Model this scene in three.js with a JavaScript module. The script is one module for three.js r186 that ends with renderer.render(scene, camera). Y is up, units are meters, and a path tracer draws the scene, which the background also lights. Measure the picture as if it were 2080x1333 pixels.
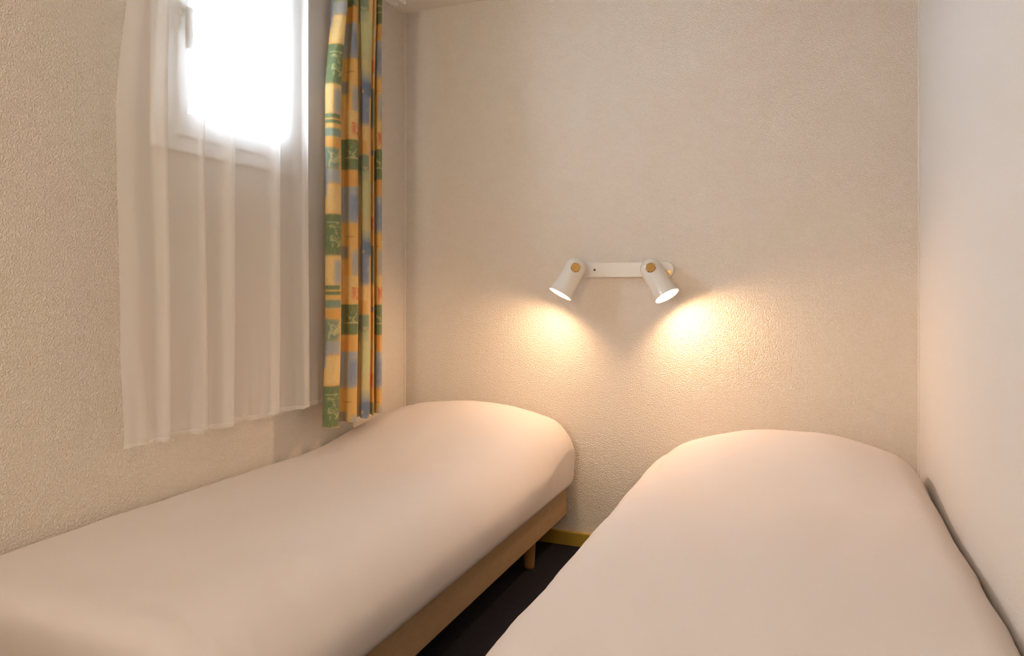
import * as THREE from 'three';
import { RoundedBoxGeometry } from 'three/addons/geometries/RoundedBoxGeometry.js';
import { mergeGeometries, mergeVertices } from 'three/addons/utils/BufferGeometryUtils.js';
import { RectAreaLightUniformsLib } from 'three/addons/lights/RectAreaLightUniformsLib.js';

// ---------------------------------------------------------------- camera, sky, exposure
const scene = new THREE.Scene();
const CAM = new THREE.Vector3(0, 1.095, 2.9), YAW = THREE.MathUtils.degToRad(22.5);
const camera = new THREE.PerspectiveCamera(2 * THREE.MathUtils.radToDeg(Math.atan(666.5 / 1447)), 2080 / 1333, 0.02, 100);
camera.position.copy(CAM);
camera.rotation.y = YAW;
camera.setViewOffset(2080, 1333, 0, 81.5, 2080, 1333);           // a lens shifted down, verticals stay vertical
scene.add(camera);

const renderer = new THREE.WebGLRenderer({ antialias: true });
renderer.toneMapping = THREE.LinearToneMapping;
renderer.toneMappingExposure = 1.05;
renderer.shadowMap.enabled = true;
renderer.shadowMap.type = THREE.PCFSoftShadowMap;
RectAreaLightUniformsLib.init();

scene.background = new THREE.Color().setRGB(35, 41, 48);      // plain overcast sky outside the window
const SPOT_COLOR = new THREE.Color().setRGB(1, 0.60, 0.325), SPOT_POWER = 0.82;
const UNSEEN_PENDANT_COLOR = new THREE.Color().setRGB(1, 0.825, 0.63), UNSEEN_PENDANT_POWER = 4.8;

// ---------------------------------------------------------------- helpers
function rng(seed) { let s = seed >>> 0; return () => { s = (s + 0x6D2B79F5) >>> 0; let t = Math.imul(s ^ (s >>> 15), 1 | s); t = (t + Math.imul(t ^ (t >>> 7), 61 | t)) ^ t; return ((t ^ (t >>> 14)) >>> 0) / 4294967296; }; }
function periodicNoise(seed) {                                    // gradient noise that wraps every n cells
  const r = rng(seed), perm = new Uint16Array(65536), gx = new Float32Array(65536), gy = new Float32Array(65536);
  for (let i = 0; i < 65536; i++) { const a = r() * Math.PI * 2; gx[i] = Math.cos(a); gy[i] = Math.sin(a); perm[i] = Math.floor(r() * 65536); }
  const dot = (ix, iy, n, dx, dy) => { const k = perm[(perm[((ix % n) + n) % n] + ((iy % n) + n) % n) & 65535]; return gx[k] * dx + gy[k] * dy; };
  return (x, y, n) => {
    const ix = Math.floor(x), iy = Math.floor(y), fx = x - ix, fy = y - iy, s = fx * fx * fx * (fx * (fx * 6 - 15) + 10), t = fy * fy * fy * (fy * (fy * 6 - 15) + 10);
    const a = dot(ix, iy, n, fx, fy), b = dot(ix + 1, iy, n, fx - 1, fy), c = dot(ix, iy + 1, n, fx, fy - 1), d = dot(ix + 1, iy + 1, n, fx - 1, fy - 1);
    return (a + (b - a) * s) + ((c + (d - c) * s) - (a + (b - a) * s)) * t;
  };
}
const N1 = periodicNoise(11), N2 = periodicNoise(29);
function dataTexture(size, fn, srgb = false, repeat = [1, 1]) {
  const d = new Uint8Array(size * size * 4);
  for (let y = 0; y < size; y++) for (let x = 0; x < size; x++) {
    const v = fn(x / size, y / size), i = (y * size + x) * 4;
    for (let k = 0; k < 3; k++) d[i + k] = Math.max(0, Math.min(255, Math.round(255 * (Array.isArray(v) ? v[k] : v))));
    d[i + 3] = 255;
  }
  const t = new THREE.DataTexture(d, size, size, THREE.RGBAFormat);
  t.wrapS = t.wrapT = THREE.RepeatWrapping; t.magFilter = THREE.LinearFilter; t.minFilter = THREE.LinearMipmapLinearFilter; t.generateMipmaps = true;
  if (srgb) t.colorSpace = THREE.SRGBColorSpace;
  t.repeat.set(...repeat); t.needsUpdate = true;
  return t;
}
const lin = (r, g, b) => new THREE.Color().setRGB(r, g, b);
const smooth = (a, b, x) => { const t = Math.max(0, Math.min(1, (x - a) / (b - a))); return t * t * (3 - 2 * t); };
function obj(name, geometry, material, parent = scene) {
  const g = Array.isArray(geometry) ? mergeGeometries(geometry.map((x) => (x.index ? x.toNonIndexed() : x)).map((x) => { for (const k of Object.keys(x.attributes)) if (!['position', 'normal', 'uv'].includes(k)) x.deleteAttribute(k); return x; })) : geometry;
  const m = new THREE.Mesh(g, material); m.name = name; m.castShadow = m.receiveShadow = true; parent.add(m);
  return m;
}
function thing(name, label, category, [x, y, z] = [0, 0, 0], group) {
  const o = new THREE.Group(); o.name = name; o.position.set(x, y, z); o.userData = { label, category }; if (group) o.userData.group = group; scene.add(o);
  return o;
}
const tag = (o, label, category) => { o.userData.label = label; o.userData.category = category; return o; };
function struct(o, label, category) { o.userData.kind = 'structure'; o.userData.label = label; o.userData.category = category; return o; }
function box(w, h, d, x, y, z, r = 0.002, seg = 2) { const g = r ? new RoundedBoxGeometry(w, h, d, seg, r) : new THREE.BoxGeometry(w, h, d); return g.translate(x, y, z); }
function metreUV(g) {                                             // uv in metres by the dominant side of each face
  const ng = g.index ? g.toNonIndexed() : g, p = ng.attributes.position, n = ng.attributes.normal, uv = new Float32Array(p.count * 2);
  for (let i = 0; i < p.count; i++) {
    const ax = Math.abs(n.getX(i)), ay = Math.abs(n.getY(i)), az = Math.abs(n.getZ(i));
    const [u, v] = ax >= ay && ax >= az ? [p.getZ(i), p.getY(i)] : ay >= az ? [p.getX(i), p.getZ(i)] : [p.getX(i), p.getY(i)];
    uv[2 * i] = u; uv[2 * i + 1] = v;
  }
  ng.setAttribute('uv', new THREE.BufferAttribute(uv, 2));
  return ng;
}

// ---------------------------------------------------------------- materials
const crepi = dataTexture(1024, (u, v) => {
  const wx = 0.9 * N2(u * 70, v * 70, 70), wy = 0.9 * N2(u * 70 + 7.3, v * 70 + 3.1, 70);
  const a = N1(u * 165 + wx, v * 165 + wy, 165), b = N2(u * 300, v * 300, 300), d = N2(u * 45, v * 45, 45);
  return 0.5 + 0.36 * Math.tanh(a * 2.2) + 0.2 * b + 0.12 * d;
}, false, [1.45, 1.45]);
const sand = dataTexture(1024, (u, v) => 0.5 + 0.4 * N1(u * 260, v * 260, 260) + 0.3 * N2(u * 130, v * 130, 130) + 0.25 * N1(u * 30, v * 30, 30));
const WALL = lin(0.82, 0.762, 0.692);
const M = {
  wall: new THREE.MeshStandardMaterial({ color: WALL, roughness: 0.88, bumpMap: crepi, bumpScale: 0.0036 }),
  wallFine: new THREE.MeshStandardMaterial({ color: lin(0.82, 0.79, 0.76), roughness: 0.9, bumpMap: sand, bumpScale: 0.0007 }),
  ceiling: new THREE.MeshStandardMaterial({ color: lin(0.88, 0.84, 0.78), roughness: 0.9, bumpMap: sand, bumpScale: 0.0005 }),
  caulk: new THREE.MeshStandardMaterial({ color: lin(0.82, 0.77, 0.70), roughness: 0.6 }),
  carpet: new THREE.MeshStandardMaterial({ color: lin(0.013, 0.012, 0.022), roughness: 1, bumpMap: sand, bumpScale: 0.002 }),
  base: new THREE.MeshStandardMaterial({ color: lin(0.50, 0.33, 0.045), roughness: 0.45 }),
  pvc: new THREE.MeshStandardMaterial({ color: lin(0.88, 0.88, 0.87), roughness: 0.35 }),
  glass: new THREE.MeshPhysicalMaterial({ color: 0xffffff, roughness: 0, transmission: 1, thickness: 0, ior: 1.5 }),
  handle: new THREE.MeshStandardMaterial({ color: lin(0.66, 0.65, 0.62), roughness: 0.4 }),
  steel: new THREE.MeshStandardMaterial({ color: lin(0.6, 0.6, 0.6), roughness: 0.35, metalness: 1 }),
  enamel: new THREE.MeshPhysicalMaterial({ color: lin(0.80, 0.79, 0.75), roughness: 0.28, clearcoat: 0.5, clearcoatRoughness: 0.15 }),
  brass: new THREE.MeshStandardMaterial({ color: lin(0.85, 0.55, 0.20), roughness: 0.3, metalness: 1 }),
  bronze: new THREE.MeshStandardMaterial({ color: lin(0.10, 0.05, 0.015), roughness: 0.5, metalness: 0.6 }),
  dark: new THREE.MeshStandardMaterial({ color: lin(0.03, 0.02, 0.015), roughness: 0.8 }),
  leg: new THREE.MeshStandardMaterial({ color: lin(0.46, 0.25, 0.09), roughness: 0.4 }),
};
M.board = new THREE.MeshStandardMaterial({ color: 0xffffff, roughness: 0.6, map: dataTexture(512, (u, v) => {
  const n = 0.5 * N1(u * 150, v * 150, 150) + 0.35 * N2(u * 250, v * 40, 250) + 0.25 * N1(u * 12, v * 30, 30);
  const k = 1 + 0.14 * n; return [0.77 * k, 0.645 * k, 0.49 * k];
}, true, [2, 2]) });
const weave = dataTexture(512, (u, v) => 0.5 + 0.2 * Math.sin(u * Math.PI * 2 * 128) * Math.sin(v * Math.PI * 2 * 128) + 0.3 * N1(u * 6, v * 6, 6));
M.linen = new THREE.MeshPhysicalMaterial({ color: lin(0.82, 0.765, 0.75), roughness: 0.85, sheen: 0.3, sheenRoughness: 0.6, sheenColor: lin(1, 0.97, 0.93), bumpMap: weave, bumpScale: 0.0006 });
M.sheer = new THREE.MeshPhysicalMaterial({ color: lin(0.92, 0.91, 0.89), roughness: 1, transmission: 0.27, thickness: 0, transparent: true, opacity: 0.46, side: THREE.DoubleSide });
M.hem = new THREE.MeshPhysicalMaterial({ color: lin(0.92, 0.91, 0.89), roughness: 1, transmission: 0.4, thickness: 0, transparent: true, opacity: 0.6, side: THREE.DoubleSide });

// ---------------------------------------------------------------- the room: x -1.747 .. 0.370, z 0 .. 5.3, ceiling 2.384
const XL = -1.747, XR = 0.370, ZB = 0, ZF = 5.3, H = 2.384, T = 0.22;
struct(obj('floor', metreUV(new THREE.BoxGeometry(XR - XL + 2 * T, 0.15, ZF + 2 * T).translate((XL + XR) / 2, -0.075, ZF / 2)), M.carpet), 'dark navy carpet floor in the gap between the beds', 'floor');
struct(obj('ceiling', metreUV(new THREE.BoxGeometry(XR - XL + 2 * T, 0.15, ZF + 2 * T).translate((XL + XR) / 2, H + 0.075, ZF / 2)), M.ceiling), 'plain cream painted ceiling', 'ceiling');
struct(obj('wall_back', metreUV(new THREE.BoxGeometry(XR - XL + 2 * T, H, T).translate((XL + XR) / 2, H / 2, -T / 2)), M.wall), 'cream rough plaster wall behind the twin spotlights', 'wall');
struct(obj('wall_right', metreUV(new THREE.BoxGeometry(T, H, ZF).translate(XR + T / 2, H / 2, ZF / 2)), M.wallFine), 'finely grained off-white wall on the right', 'wall');
const WIN = { z0: 0.76, z1: 1.404, y0: 1.505, y1: 2.27 };         // outer edge of the casing
{
  const s = new THREE.Shape([[0, 0], [ZF, 0], [ZF, H], [0, H]].map((p) => new THREE.Vector2(...p)));
  s.holes.push(new THREE.Path([[WIN.z0 + 0.06, WIN.y0 + 0.035], [WIN.z0 + 0.06, WIN.y1 - 0.035], [WIN.z1 - 0.06, WIN.y1 - 0.035], [WIN.z1 - 0.06, WIN.y0 + 0.035]].map((p) => new THREE.Vector2(...p))));
  const g = new THREE.ExtrudeGeometry(s, { depth: T, bevelEnabled: false });
  g.applyMatrix4(new THREE.Matrix4().makeBasis(new THREE.Vector3(0, 0, 1), new THREE.Vector3(0, 1, 0), new THREE.Vector3(-1, 0, 0))).translate(XL, 0, 0);
  struct(obj('wall_left', metreUV(g), M.wall), 'cream rough plaster wall with the small window', 'wall');
}
{
  const s = new THREE.Shape([[XL, 0], [-1.1, 0], [-1.1, 2.05], [-0.3, 2.05], [-0.3, 0], [XR, 0], [XR, H], [XL, H]].map((p) => new THREE.Vector2(...p)));
  struct(obj('wall_front', metreUV(new THREE.ExtrudeGeometry(s, { depth: T, bevelEnabled: false }).translate(0, 0, ZF)), M.wallFine), 'off-white wall with the door behind the viewer', 'wall');
  const d = new THREE.Group(); d.name = 'door_1'; d.position.set(-0.7, 0, ZF + 0.06); scene.add(d); struct(d, 'plain white flush door behind the viewer', 'door');
  obj('door_leaf', box(0.79, 2.04, 0.04, 0, 1.022, 0.02, 0.003), M.pvc, d);
  obj('door_handle', [box(0.03, 0.16, 0.01, -0.33, 1.02, -0.005), box(0.12, 0.018, 0.018, -0.28, 1.04, -0.05, 0.006), box(0.018, 0.018, 0.05, -0.33, 1.04, -0.03, 0.006)], M.steel, d);
}
const baseH = 0.06, baseT = 0.016;
struct(obj('baseboard_back', box(XR - XL, baseH, baseT, (XL + XR) / 2, baseH / 2, baseT / 2, 0.004), M.base), 'ochre yellow skirting board along the back wall', 'baseboard');
struct(obj('baseboard_left', box(baseT, baseH, ZF - baseT, XL + baseT / 2, baseH / 2, (ZF + baseT) / 2, 0.004), M.base), 'ochre yellow skirting board under the window wall', 'baseboard');
struct(obj('baseboard_right', box(baseT, baseH, ZF - baseT, XR - baseT / 2, baseH / 2, (ZF + baseT) / 2, 0.004), M.base), 'ochre yellow skirting board along the right wall', 'baseboard');
const bead = (L) => new THREE.CylinderGeometry(0.0045, 0.0045, L, 8);
struct(obj('trim_1', bead(H).translate(XL + 0.002, H / 2, 0.002), M.caulk), 'painted sealant bead in the corner by the curtain', 'trim');
struct(obj('trim_2', bead(H).translate(XR - 0.002, H / 2, 0.002), M.caulk), 'painted sealant bead in the right-hand corner', 'trim');
struct(obj('trim_3', bead(ZF).rotateX(Math.PI / 2).translate(XL + 0.002, H - 0.002, ZF / 2), M.caulk), 'painted sealant bead between ceiling and window wall', 'trim');

// ---------------------------------------------------------------- window
{
  const w = new THREE.Group(); w.name = 'window_1'; w.position.set(XL, WIN.y0, (WIN.z0 + WIN.z1) / 2); scene.add(w);
  struct(w, 'small white window with a lever handle behind the sheer curtain', 'window');
  const W = WIN.z1 - WIN.z0, HH = WIN.y1 - WIN.y0;
  const frame = (name, z0, z1, y0, y1, bz0, bz1, by0, by1, x0, x1, m) => {     // four bars: local z, y
    const X = (x0 + x1) / 2, t = x1 - x0;
    obj(name, box(t, by0, z1 - z0, X, y0 + by0 / 2, (z0 + z1) / 2, 0.004), m, w);
    obj(name, box(t, by1, z1 - z0, X, y1 - by1 / 2, (z0 + z1) / 2, 0.004), m, w);
    obj(name, box(t, y1 - y0 - by0 - by1, bz0, X, (y0 + by0 + y1 - by1) / 2, z0 + bz0 / 2, 0.004), m, w);
    obj(name, box(t, y1 - y0 - by0 - by1, bz1, X, (y0 + by0 + y1 - by1) / 2, z1 - bz1 / 2, 0.004), m, w);
  };
  frame('casing', -W / 2, W / 2, 0, HH, 0.082, 0.082, 0.05, 0.05, -0.06, 0.012, M.pvc);
  const s0 = -W / 2 + 0.078, s1 = W / 2 - 0.078;
  frame('sash', s0, s1, 0.046, HH - 0.046, 0.060, 0.040, 0.072, 0.07, -0.055, 0.022, M.pvc);
  obj('pane', box(0.004, HH - 0.2, s1 - s0 - 0.1, -0.03, HH / 2, (s0 + s1) / 2, 0), M.glass, w);
  const zh = s1 - 0.012, yh = 1.918 - WIN.y0;
  const h = obj('handle', [box(0.012, 0.075, 0.028, 0.028, yh - 0.012, zh, 0.004), box(0.034, 0.022, 0.022, 0.044, yh, zh, 0.006), box(0.018, 0.125, 0.022, 0.054, yh - 0.052, zh, 0.007)], M.handle, w);
  h.userData.label = 'pale grey lever handle';
}

// ---------------------------------------------------------------- curtains
const zAt = (px, x) => { const th = YAW - Math.atan((px - 1040) / 1447); return CAM.z - (CAM.x - x) / Math.tan(th); };   // where a sightline meets the cloth plane x
function clothStrip(pts, yTop, yBottom, rows, sag, per, move) {
  const curve = new THREE.CatmullRomCurve3(pts.map(([x, z]) => new THREE.Vector3(x, 0, z)), false, 'centripetal');
  const n = pts.length * per, line = curve.getPoints(n), len = [0];
  for (let i = 1; i <= n; i++) len.push(len[i - 1] + line[i].distanceTo(line[i - 1]));
  const pos = [], uv = [], idx = [];
  for (let j = 0; j <= rows; j++) for (let i = 0; i <= n; i++) {
    const f = j / rows, y = yTop + (yBottom + (sag ? sag(i / n) : 0) - yTop) * f, p = line[i], [dx, dz] = move(i / n, y, len[i]);
    pos.push(p.x + dx, y, p.z + dz); uv.push(len[i], y);
  }
  for (let j = 0; j < rows; j++) for (let i = 0; i < n; i++) { const a = j * (n + 1) + i; idx.push(a, a + n + 1, a + 1, a + 1, a + n + 1, a + n + 2); }
  const g = new THREE.BufferGeometry(); g.setAttribute('position', new THREE.Float32BufferAttribute(pos, 3)); g.setAttribute('uv', new THREE.Float32BufferAttribute(uv, 2)); g.setIndex(idx); g.computeVertexNormals();
  return { g, len, n };
}
const rail = (name, x, label) => { const t = thing(name, label, 'curtain rail', [x, 2.344, 0.95]); obj('track', box(0.018, 0.022, 1.5, 0, 0, 0, 0.004), M.pvc, t); for (const z of [-0.6, 0.6]) obj('bracket', box(0.02, 0.04, 0.02, 0, 0.03, z), M.pvc, t); return t; };
rail('curtain_rail', -1.668, 'white rail for the sheer curtain just under the ceiling');
rail('curtain_rail_001', -1.628, 'white rail for the patterned curtain just under the ceiling');
{
  const f = -1.642, b = -1.684, pts = [[-1.672, zAt(240, -1.672)], [-1.655, zAt(278, -1.655)], [-1.668, zAt(312, -1.668)], [f, zAt(338, f)], [f - 0.006, zAt(344, f - 0.006)], [b, zAt(332, b)], [b + 0.01, zAt(365, b)], [-1.66, zAt(402, -1.66)], [f - 0.006, zAt(414, f - 0.006)], [f - 0.012, zAt(418, f - 0.012)], [b, zAt(410, b)],
    [-1.672, zAt(440, -1.672)], [f, zAt(472, f)], [f - 0.006, zAt(478, f - 0.006)], [b, zAt(455, b)], [b + 0.006, zAt(500, b)], [-1.662, zAt(540, -1.662)], [f, zAt(563, f)], [f - 0.008, zAt(569, f - 0.008)], [b, zAt(552, b)], [-1.672, zAt(590, -1.672)], [f + 0.004, zAt(619, f)], [f - 0.004, zAt(626, f - 0.004)], [b, zAt(612, b)], [-1.672, zAt(640, -1.672)], [-1.664, zAt(656, -1.664)], [-1.676, zAt(668, -1.676)], [-1.672, zAt(690, -1.672)]];
  const move = (u, y, s) => {
    const low = smooth(1.0, 0.66, y);
    return [0.005 * low * Math.sin(s * 130 + 1.3) * Math.sin(s * 37) + 0.006 * smooth(1.5, 0.7, y) * Math.sin(s * 21), (1 - smooth(0.0, 0.14, u)) * (-0.035 * smooth(1.55, 2.0, y) - 0.02 * smooth(0.95, 0.66, y)) + 0.004 * low * Math.sin(s * 60 + 2) + 0.006 * (1 - smooth(0, 0.7, u)) * Math.sin(y * 5)];
  };
  const yB = 0.668, yH = yB + 0.012;
  const t = thing('sheer_curtain', 'white translucent sheer curtain hanging in soft folds over the window', 'curtain', [-1.668, yB, 0.95]);
  const at = (g) => g.translate(1.668, -yB, -0.95);
  obj('cloth', at(clothStrip(pts, 2.332, yH, 60, null, 10, move).g), M.sheer, t);
  obj('hem', at(clothStrip(pts, yH, yB, 3, (u) => 0.004 * Math.sin(u * 41), 10, move).g), M.hem, t);
}
{
  const f = -1.594, b = -1.640;
  const P = [[b - 0.010, zAt(668, b)], [-1.632, zAt(661, -1.632)], [-1.602, zAt(676, -1.602)], [f, zAt(690, f)], [f - 0.008, zAt(693, f - 0.008)], [b, zAt(684, b)],
    [b + 0.004, zAt(698, b)], [-1.612, zAt(709, -1.612)], [f, zAt(724, f)], [f - 0.008, zAt(727.5, f - 0.008)], [b, zAt(717, b)],
    [b + 0.006, zAt(730, b)], [-1.612, zAt(736, -1.612)], [f - 0.006, zAt(750, f)], [f - 0.014, zAt(753, f - 0.014)], [-1.630, zAt(748, -1.630)],
    [-1.628, zAt(753, -1.628)], [-1.611, zAt(758, -1.611)], [-1.618, zAt(760, -1.618)], [b, zAt(755, b)],
    [b + 0.006, zAt(760, b)], [-1.614, zAt(765, -1.614)], [f - 0.004, zAt(773, f)], [f - 0.014, zAt(776, f - 0.014)], [b, zAt(772, b)]];
  const per = 10, yB = 0.583;
  const move = (u, y) => {
    const top = smooth(1.75, 2.3, y), low = smooth(1.0, 0.57, y);
    return [-0.012 * top * Math.sin(u * 40), -0.03 * top * Math.exp(-(((u - 0.2) / 0.12) ** 2)) + 0.02 * low * (1 - u) * 0.8 - 0.05 * smooth(1.8, 2.2, y) * (1 - smooth(0.02, 0.2, u))];
  };
  const { g, len, n } = clothStrip(P, 2.332, yB, 60, (u) => 0.004 * Math.sin(u * 30), per, move);
  // the print: one repeat is 0.63 m tall; x on the canvas runs along the cloth
  const REP = 0.63, L = len[n], CW = 1024, CH = 1024, cv = document.createElement('canvas'); cv.width = CW; cv.height = CH;
  const c = cv.getContext('2d'), r = rng(77);
  const sx = (k) => len[Math.round(k / (P.length - 1) * n)] / L * CW;
  const pleats = [[sx(0.4), sx(4.2), 2.62], [sx(6), sx(9.2), 2.70], [sx(11), sx(14), 2.77], [sx(15.6), sx(17.8), 2.80], [sx(20), sx(23.2), 2.88]];
  const yC = (i, py) => { const y = 1.095 - (py - 585) / 1447 * pleats[i][2]; return (((-y / REP) % 1 + 1) % 1) * CH; };   // canvas y of a height on the cloth
  c.fillStyle = 'rgb(224,178,100)'; c.fillRect(0, 0, CW, CH);
  const dab = (x0, y0, w, h, col, a = 0.16, k = 26, rough = 0.08) => {          // a watercolour patch: overlapping strokes with ragged edges
    for (const oy of [0, -CH, CH]) { const q = rng(Math.floor(x0 * 13 + y0 * 7 + w)); for (let i = 0; i < k; i++) {
      const jx = (q() - 0.5) * w * rough * 2, jy = (q() - 0.5) * h * rough * 1.6, ww = w * (1 - q() * rough * 2), hh = h * (1 - q() * rough * 2);
      const v = (q() - 0.5) * 26; c.fillStyle = `rgba(${col.map((t) => Math.max(0, Math.min(255, Math.round(t + v)))).join(',')},${a})`;
      c.beginPath(); c.moveTo(x0 + jx, y0 + oy + jy); c.lineTo(x0 + jx + ww, y0 + oy + jy + (q() - 0.5) * h * 0.05); c.lineTo(x0 + jx + ww + (q() - 0.5) * w * 0.05, y0 + oy + jy + hh); c.lineTo(x0 + jx + (q() - 0.5) * w * 0.05, y0 + oy + jy + hh + (q() - 0.5) * h * 0.05); c.closePath(); c.fill();
    } }
  };
  const scrawl = (x0, y0, w, h, col, lw, k, seed) => { const q = rng(seed); for (const oy of [0, -CH, CH]) { const qq = rng(seed + 1); c.strokeStyle = col; c.lineWidth = lw; c.lineCap = 'round'; c.beginPath(); c.moveTo(x0, y0 + oy); for (let i = 0; i < k; i++) c.quadraticCurveTo(x0 + w * qq(), y0 + oy + h * qq(), x0 + w * qq(), y0 + oy + h * (i + qq()) / k); c.stroke(); } return q; };
  const GREEN = [110, 128, 88], PALEGREEN = [196, 194, 146], TEAL = [128, 148, 130], BLUE = [124, 142, 176], GREY = [164, 170, 178], NAVY = [104, 122, 152], CREAM = [232, 200, 138], ORANGE = [216, 162, 86], RED = [206, 106, 70];
  for (let i = 0; i < 90; i++) dab(r() * CW, r() * CH, 20 + 60 * r(), 60 + 120 * r(), r() < 0.5 ? CREAM : ORANGE, 0.03, 10, 0.2);
  const put = (i, f0, f1, p0, p1, col, a, k, rough) => { const [x0, x1] = pleats[i], y0 = yC(i, p0); dab(x0 + (x1 - x0) * f0, y0, (x1 - x0) * (f1 - f0), (p1 - p0) / 1447 * pleats[i][2] / REP * CH, col, a, k, rough); };
  const pen = (i, f0, f1, p0, p1, col, lw, k, seed) => { const [x0, x1] = pleats[i]; scrawl(x0 + (x1 - x0) * f0, yC(i, p0), (x1 - x0) * (f1 - f0), (p1 - p0) / 1447 * pleats[i][2] / REP * CH, col, lw, k, seed); };
  // first fold
  put(0, -0.3, 1.2, 436, 519, GREEN, 0.2, 30, 0.03); pen(0, 0.25, 0.95, 452, 512, 'rgba(226,210,150,0.55)', 4, 14, 5); put(0, 0, 1, 520, 585, CREAM, 0.06);
  put(0, 0.55, 1.05, 530, 582, GREY, 0.09, 24, 0.14); put(0, 0.15, 0.75, 580, 588, GREEN, 0.15); put(0, 0.15, 0.85, 592, 600, GREEN, 0.13); put(0, 0.15, 0.9, 610, 626, TEAL, 0.15); put(0, 0, 1, 628, 650, ORANGE, 0.1);
  put(0, 0.0, 0.28, 652, 752, BLUE, 0.13, 26, 0.08); put(0, 0.15, 0.75, 652, 694, TEAL, 0.13, 26, 0.12); pen(0, 0.3, 0.9, 654, 690, 'rgba(236,212,150,0.6)', 7, 9, 9); put(0, 0.3, 0.85, 694, 722, GREY, 0.1, 24, 0.14); put(0, 0.25, 1, 724, 784, CREAM, 0.06);
  // second and last folds carry the same motif
  for (const i of [1, 4]) {
    put(i, -0.2, 1.2, 716, 790, GREY, 0.13, 28, 0.09); put(i, 0.35, 0.85, 735, 788, BLUE, 0.06, 24, 0.15); put(i, 0.45, 0.95, 510, 562, GREY, 0.1, 26, 0.14); put(i, 0, 1, 562, 620, CREAM, 0.05);
    put(i, 0.42, 0.62, 586, 612, RED, 0.07, 20, 0.2); put(i, 0.75, 1.0, 586, 618, RED, 0.05, 20, 0.15); pen(i, 0.4, 0.95, 584, 618, 'rgba(200,72,40,0.75)', 5, 6, 21 + i);
    put(i, -0.3, 1.15, 620, 681, GREEN, 0.2, 30, 0.025); pen(i, 0.1, 0.9, 640, 655, 'rgba(226,206,146,0.8)', 4, 3, 31 + i); put(i, 0.05, 1, 656, 658, CREAM, 0.12, 12); put(i, -0.3, 1.15, 682, 715, ORANGE, 0.12, 26, 0.03);
    put(i, 0.1, 0.6, 817, 818.5, [120, 70, 30], 0.06, 14, 0.3); if (i === 1) put(i, -0.3, 0.35, 838, 866, NAVY, 0.04, 20, 0.14);
  }
  // third fold
  put(2, -0.2, 1.1, 400, 740, CREAM, 0.05, 24, 0.04);
  put(2, 0.1, 0.9, 468, 506, BLUE, 0.12, 26, 0.12); put(2, 0.0, 0.75, 500, 582, BLUE, 0.12, 26, 0.1); pen(2, 0.4, 0.7, 508, 520, 'rgba(240,214,150,0.9)', 12, 2, 43); put(2, 0.05, 0.6, 612, 640, ORANGE, 0.09); put(2, -0.2, 0.7, 642, 700, TEAL, 0.13, 28, 0.06); pen(2, 0.1, 0.6, 648, 690, 'rgba(224,190,140,0.7)', 5, 6, 51);
  put(2, 0.0, 0.4, 742, 790, RED, 0.02, 12, 0.3); pen(2, 0.0, 0.3, 742, 792, 'rgba(200,76,44,0.6)', 4, 5, 61); put(2, 0.1, 1.0, 700, 818, PALEGREEN, 0.07, 24, 0.08); put(2, 0.45, 1.0, 822, 850, NAVY, 0.13, 26, 0.12);
  put(2, -0.1, 0.9, 348, 440, PALEGREEN, 0.06, 24, 0.1);
  // narrow tucked fold
  put(3, 0, 1, 500, 580, TEAL, 0.12, 26, 0.06); put(3, 0, 1, 340, 392, PALEGREEN, 0.12); put(3, 0, 1, 438, 470, RED, 0.05, 20, 0.15); put(3, 0, 1, 600, 700, ORANGE, 0.06); put(3, 0.2, 0.8, 625, 636, BLUE, 0.12);
  { const sm = document.createElement('canvas'); sm.width = CW / 9 | 0; sm.height = CH / 9 | 0; const k = sm.getContext('2d'); k.drawImage(cv, 0, 0, sm.width, sm.height); c.globalAlpha = 0.72; c.drawImage(sm, 0, 0, CW, CH); c.globalAlpha = 1; }   // paint bleeding into the cloth
  // short dry-brush marks break up the patches
  for (let i = 0; i < 2600; i++) { const x = r() * CW, y = r() * CH, col = [CREAM, ORANGE, GREY, TEAL, PALEGREEN][Math.floor(r() * 5)]; c.fillStyle = `rgba(${col.join(',')},${0.05 + 0.12 * r()})`; c.fillRect(x, y, 3 + 9 * r(), 6 + 34 * r()); }
  for (let x = 0; x < CW; x += 3) { c.fillStyle = `rgba(${r() < 0.5 ? '255,240,200' : '90,60,20'},${0.03 * r()})`; c.fillRect(x, 0, 2, CH); }
  const tex = new THREE.CanvasTexture(cv); tex.colorSpace = THREE.SRGBColorSpace; tex.wrapS = tex.wrapT = THREE.RepeatWrapping; tex.anisotropy = 8; tex.repeat.set(1 / L, 1 / REP);
  M.print = new THREE.MeshPhysicalMaterial({ map: tex, roughness: 0.75, transmission: 0.12, thickness: 0, side: THREE.DoubleSide });
  const t = thing('patterned_curtain', 'drawn-back ochre curtain printed with green and blue patches, hanging in tight folds', 'curtain', [-1.62, yB, 0.56]);
  obj('cloth', g.translate(1.62, -yB, -0.56), M.print, t);
}

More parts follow.
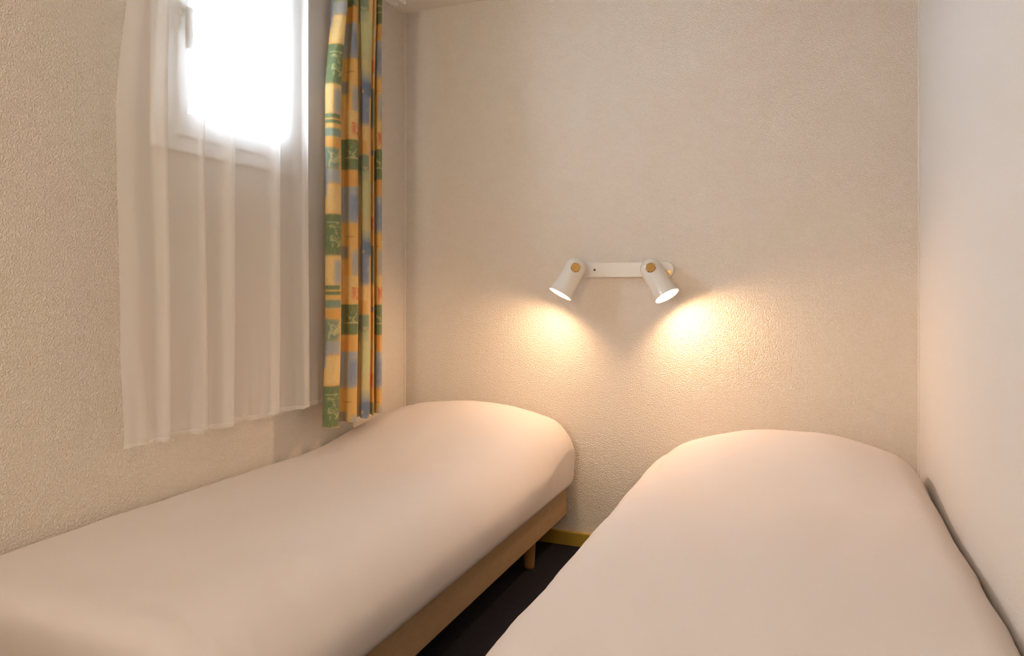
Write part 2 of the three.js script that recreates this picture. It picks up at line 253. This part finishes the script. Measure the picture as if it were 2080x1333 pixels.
// ---------------------------------------------------------------- beds
function bed(name, label, x0, x1) {
  const L = 1.98, t = thing(name, label, 'bed', [(x0 + x1) / 2, 0, 0.02 + L / 2], 'single bed bases'), hw = (x1 - x0) / 2, y0 = 0.136, y1 = 0.264;
  for (const s of [-1, 1]) obj('side_rail', metreUV(box(0.02, y1 - y0, L, s * (hw - 0.01), (y0 + y1) / 2, 0, 0.0025)), M.board, t);
  for (const s of [-1, 1]) obj('end_rail', metreUV(box(2 * hw - 0.042, y1 - y0, 0.02, 0, (y0 + y1) / 2, s * (L / 2 - 0.012), 0.0025)), M.board, t);
  obj('base_panel', metreUV(box(2 * hw - 0.044, 0.02, L - 0.05, 0, y1 - 0.012, 0, 0.002)), M.board, t);
  for (const sx of [-1, 1]) for (const sz of [-1, 1]) {
    const lg = obj('leg', new THREE.LatheGeometry([[0, 0.006], [0.019, 0.006], [0.020, 0.012], [0.027, 0.13], [0.029, 0.15], [0.029, y1 - 0.03], [0, y1 - 0.03]].map((p) => new THREE.Vector2(...p)), 24).translate(sx * (hw - 0.058), 0, sz * (L / 2 - 0.29)), M.leg, t);
    obj('glide', new THREE.CylinderGeometry(0.0195, 0.0185, 0.0065, 20).translate(sx * (hw - 0.058), 0.00325, sz * (L / 2 - 0.29)), M.steel, lg);
  }
  return t;
}
bed('single_bed', 'pale wood single bed base with round leg, under the window', XL + 0.002 + baseT, -0.942);
bed('single_bed_001', 'single bed base hidden under the white duvet by the right wall', -0.47, XR - 0.004 - baseT);

// a duvet wrapped over mattress and pillow: rounded sections lofted from the head (z small) to the foot
function duvet(name, label, o) {
  const { x0, x1, z0, z1, yb, yt, rl, rr, hump } = o, rings = 150, per = 96, pos = [], uv = [], idx = [], R = o.end, q = N1;
  const section = (a, b, lo, hi, l, r, rb) => {                    // closed outline from the bottom left, clockwise over the top
    const p = [], arc = (cx, cy, rad, t0, t1, k) => { for (let i = 0; i <= k; i++) { const t = t0 + (t1 - t0) * i / k; p.push([cx + rad * Math.cos(t), cy + rad * Math.sin(t)]); } };
    const m = (hi - lo) * 0.98; l = Math.min(l, m - rb); r = Math.min(r, m - rb);
    arc(a + rb, lo + rb, rb, 1.5 * Math.PI, Math.PI, 6); arc(a + l, hi - l, l, Math.PI, 0.5 * Math.PI, 18);
    for (let i = 1; i < 40; i++) p.push([a + l + (b - r - a - l) * i / 40, hi]);
    arc(b - r, hi - r, r, 0.5 * Math.PI, 0, 18); arc(b - rb, lo + rb, rb, 0, -0.5 * Math.PI, 6);
    return p;
  };
  let count = 0;
  for (let j = 0; j <= rings; j++) {
    const f = j / rings, z = z0 + (z1 - z0) * (0.5 - 0.5 * Math.cos(Math.PI * f)) , dh = z - z0, df = z1 - z;
    const e = (d, rad) => (d >= rad ? 0 : rad - Math.sqrt(Math.max(0, rad * rad - (rad - d) * (rad - d))));
    const eh = e(dh, o.head), ef = e(df, R), ins = Math.max(eh, ef);
    const sec = section(x0 + o.il * ins, x1 - o.ir * ins, yb + 0.12 * ins, yt - ins, rl, rr + (o.rrHead - rr) * (1 - smooth(0.15, 0.75, z)), 0.035);
    count = sec.length;
    sec.forEach(([x, y], i) => {
      const u = (x - (x0 + x1) / 2) / ((x1 - x0) / 2), up = smooth(yb + 0.03, yt - 0.02, y), a = Math.min(1, Math.abs((x - hump.x) / (x > hump.x ? hump.r : hump.l)));
      const zz = z < hump.z ? smooth(hump.z - hump.near, hump.z, z) * hump.drop + 1 - hump.drop : 1 - smooth(hump.z, hump.z + hump.far, z);
      let Y = y + up * (hump.a * zz * (1 - Math.pow(a, hump.p)) + 0.008 * (1 - u * u));
      const wr = 0.006 * q(x * 5 + 3, z * 4, 64) + 0.0025 * N2(x * 14, z * 9, 64);
      Y += up * wr;
      const side = 1 - Math.abs(y - (yb + yt) / 2) / ((yt - yb) / 2);
      let X = x + (x < (x0 + x1) / 2 ? -1 : 1) * Math.max(0, side) * (o.puff[x < (x0 + x1) / 2 ? 0 : 1] + (x < (x0 + x1) / 2 ? o.wave[0] : o.wave[1]) * (N1(z * 7 + 1.7, y * 4, 64) + 0.5 * N2(z * 17, y * 5, 64)));
      X = Math.max(XL + 0.002, Math.min(XR - 0.003, X));
      pos.push(X, Math.max(yb, Y), z); uv.push(i / sec.length, z);
    });
  }
  for (let j = 0; j < rings; j++) for (let i = 0; i < count; i++) { const a = j * count + i, b = j * count + (i + 1) % count; idx.push(a, b, a + count, b, b + count, a + count); }
  for (const j of [0, rings]) {                                     // close both ends
    let cx = 0, cy = 0; for (let i = 0; i < count; i++) { cx += pos[(j * count + i) * 3] / count; cy += pos[(j * count + i) * 3 + 1] / count; }
    const k = pos.length / 3; pos.push(cx, cy, pos[j * count * 3 + 2] + (j ? 0.006 : -0.004)); uv.push(0.5, 0);
    for (let i = 0; i < count; i++) { const a = j * count + i, b = j * count + (i + 1) % count; j ? idx.push(a, b, k) : idx.push(b, a, k); }
  }
  const g = new THREE.BufferGeometry(); g.setAttribute('position', new THREE.Float32BufferAttribute(pos, 3)); g.setIndex(idx); g.computeVertexNormals();
  const p = g.attributes.position, m = new Float32Array(p.count * 2); for (let i = 0; i < p.count; i++) { m[2 * i] = p.getX(i) * 2; m[2 * i + 1] = (p.getZ(i) + p.getY(i)) * 2; } g.setAttribute('uv', new THREE.BufferAttribute(m, 2));
  return tag(obj(name, g, M.linen), label, 'duvet');
}
duvet('duvet', 'white duvet tucked over mattress and pillow on the bed under the window', { x0: -1.744, x1: -0.90, z0: 0.022, z1: 2.10, yb: 0.2645, yt: 0.485, rl: 0.045, rr: 0.18, rrHead: 0.085, end: 0.16, head: 0.10, il: 0.5, ir: 0.25, puff: [0.0, 0.016], wave: [0, 0.006], hump: { x: -1.27, l: 0.62, r: 0.45, a: 0.125, z: 0.20, near: 0.2, far: 0.56, p: 2.2, drop: 0.35 } });
duvet('duvet_001', 'white duvet over mattress and pillow on the bed along the right wall', { x0: -0.56, x1: 0.361, z0: 0.03, z1: 2.08, yb: 0.2645, yt: 0.485, rl: 0.15, rr: 0.09, rrHead: 0.09, end: 0.16, head: 0.17, il: 0.8, ir: 0.3, puff: [0.018, 0.006], wave: [0.008, 0.016], hump: { x: -0.03, l: 0.45, r: 0.39, a: 0.105, z: 0.25, near: 0.25, far: 0.5, p: 2.4, drop: 0.65 } });

// unseen chest of drawers past the left-hand bed, placed to shade its foot end
{
  const t = thing('unseen_dresser', 'unseen low pale wood chest of drawers, placed to shade the foot of the bed under the window', 'unseen_dresser', [-1.34, 0, 2.60]);
  obj('body', metreUV(box(0.76, 0.62, 0.42, 0, 0.33, 0, 0.004)), M.board, t);
  obj('top', metreUV(box(0.78, 0.03, 0.45, 0, 0.655, 0, 0.006)), M.board, t);
  for (const y of [0.17, 0.37, 0.55]) { const d = obj('drawer', metreUV(box(0.71, 0.165, 0.016, 0, y, 0.217, 0.003)), M.board, t); obj('knob', new THREE.SphereGeometry(0.014, 16, 12).translate(0, y, 0.236), M.steel, d); }
  obj('plinth', metreUV(box(0.70, 0.02, 0.36, 0, 0.01, 0, 0.002)), M.board, t);
}

// ---------------------------------------------------------------- twin spotlight on the back wall
{
  const t = thing('wall_spotlight', 'white twin spotlight bar with two lit swivel heads on the back wall', 'wall lamp', [-0.70, 1.17, 0]);
  const hl = 0.205, hh = 0.028, s = new THREE.Shape(); s.moveTo(-hl + hh, -hh); s.lineTo(hl - hh, -hh); s.absarc(hl - hh, 0, hh, -Math.PI / 2, Math.PI / 2, false); s.lineTo(-hl + hh, hh); s.absarc(-hl + hh, 0, hh, Math.PI / 2, Math.PI * 1.5, false);
  obj('mounting_bar', new THREE.ExtrudeGeometry(s, { depth: 0.022, bevelEnabled: true, bevelSize: 0.003, bevelThickness: 0.004, bevelSegments: 3, curveSegments: 20 }), M.enamel, t);
  obj('screw_hole', new THREE.CylinderGeometry(0.0045, 0.0045, 0.004, 16).rotateX(Math.PI / 2).translate(-0.118, 0.0, 0.0252), M.dark, t).userData.label = 'small dark screw hole';
  obj('screw', [new THREE.CylinderGeometry(0.008, 0.008, 0.006, 16).rotateX(Math.PI / 2).translate(0.19, -0.012, 0.027), box(0.012, 0.002, 0.002, 0.19, -0.012, 0.0305, 0)], M.brass, t).userData.label = 'brass screw';
  const glow = new THREE.MeshStandardMaterial({ color: lin(0.9, 0.85, 0.75), roughness: 0.4, emissive: lin(1, 0.86, 0.62), emissiveIntensity: 5 });
  const head = (pivot, dir, front) => {
    const d = new THREE.Vector3(...dir).normalize(), h = new THREE.Group(); h.name = 'lamp_head'; h.position.set(...pivot); t.add(h);
    h.quaternion.setFromUnitVectors(new THREE.Vector3(0, -1, 0), d);
    const prof = []; for (let i = 0; i <= 10; i++) { const a = Math.PI / 2 * (1 - i / 10); prof.push([0.043 * Math.cos(a), 0.041 * Math.sin(a)]); }
    prof.push([0.0432, -0.03], [0.0437, -0.06], [0.0455, -0.095], [0.0498, -0.125], [0.0512, -0.128], [0.0507, -0.130], [0.0478, -0.129], [0.0435, -0.10], [0.041, -0.06], [0.040, -0.02], [0, 0.0]);
    obj('lamp_shell', new THREE.LatheGeometry(prof.map((p) => new THREE.Vector2(Math.max(0, p[0]), p[1])).reverse(), 48), M.enamel, h);
    obj('bulb_face', new THREE.LatheGeometry([[0, -0.1235], [0.025, -0.1232], [0.042, -0.121], [0.0462, -0.117], [0.043, -0.112], [0, -0.11]].map((p) => new THREE.Vector2(...p)), 40), glow, h).userData.label = 'glowing lamp face';
    // ribbed brass vent on the side that looks into the room
    const w = new THREE.Vector3(...front).applyQuaternion(h.quaternion.clone().invert()); w.y = 0; w.normalize();
    const v = new THREE.Group(); v.position.copy(w.clone().multiplyScalar(0.0412)).setY(-0.010); v.quaternion.setFromUnitVectors(new THREE.Vector3(0, 0, 1), w);
    const disc = obj('vent', new THREE.CylinderGeometry(0.0195, 0.0195, 0.006, 28).rotateX(Math.PI / 2), M.bronze, h); disc.position.copy(v.position); disc.quaternion.copy(v.quaternion); disc.userData.label = 'ribbed brass vent disc';
    for (let i = -3; i <= 3; i++) { const x = i * 0.0054, L = 2 * Math.sqrt(0.0185 ** 2 - x * x); obj('rib', box(0.0039, L, 0.004, x, 0, 0.0048, 0.001, 1), M.brass, disc); }
    const arm = obj('swivel_joint', new THREE.CylinderGeometry(0.014, 0.014, Math.max(0.01, pivot[2] - 0.026), 20).rotateX(Math.PI / 2).translate(pivot[0], pivot[1], 0.026 + (pivot[2] - 0.026) / 2), M.enamel, t); arm.castShadow = true;
    const L = new THREE.SpotLight(SPOT_COLOR, SPOT_POWER, 0, THREE.MathUtils.degToRad(86), 0.6, 2); L.name = 'spot_bulb';
    L.castShadow = true; L.shadow.radius = 1.0; L.shadow.mapSize.set(1024, 1024); L.shadow.camera.near = 0.01; L.shadow.bias = -0.0005;
    const p = new THREE.Vector3(...pivot).add(t.position); L.position.copy(p.clone().addScaledVector(d, 0.1275)); L.target.position.copy(p.clone().addScaledVector(d, 1.2));
    scene.add(L, L.target);
  };
  head([-0.178, 0.010, 0.098], [-0.40, -0.84, 0.31], [0.33, 0, 0.94]);
  head([0.132, 0.000, 0.098], [0.51, -0.80, 0.21], [0.2, 0, 0.98]);
}

// ---------------------------------------------------------------- unseen pendant globe behind the viewer, placed to light the whole room
{
  const gx = -0.75, gy = 1.9, gz = 4.6, t = thing('unseen_pendant_lamp', 'unseen white glass globe pendant behind the viewer, placed to light the walls and beds', 'ceiling lamp', [gx, gy, gz]);
  obj('ceiling_rose', new THREE.LatheGeometry([[0, H - gy - 0.04], [0.02, H - gy - 0.04], [0.05, H - gy - 0.012], [0.052, H - gy], [0, H - gy]].map((p) => new THREE.Vector2(...p)), 32), M.enamel, t);
  obj('cord', new THREE.CylinderGeometry(0.004, 0.004, H - gy - 0.16, 10).translate(0, (H - gy + 0.1) / 2, 0), M.enamel, t);
  obj('globe', new THREE.SphereGeometry(0.13, 40, 28), new THREE.MeshStandardMaterial({ color: lin(0.9, 0.9, 0.88), roughness: 0.4, emissive: lin(1, 0.88, 0.76), emissiveIntensity: 2.5 }), t);
  const L = new THREE.PointLight(UNSEEN_PENDANT_COLOR, UNSEEN_PENDANT_POWER, 0, 2); L.name = 'unseen_pendant_bulb'; L.position.set(gx, gy, gz); L.castShadow = true; L.shadow.radius = 6; L.shadow.mapSize.set(1024, 1024); L.shadow.camera.near = 0.14; scene.add(L);
}

renderer.render(scene, camera);
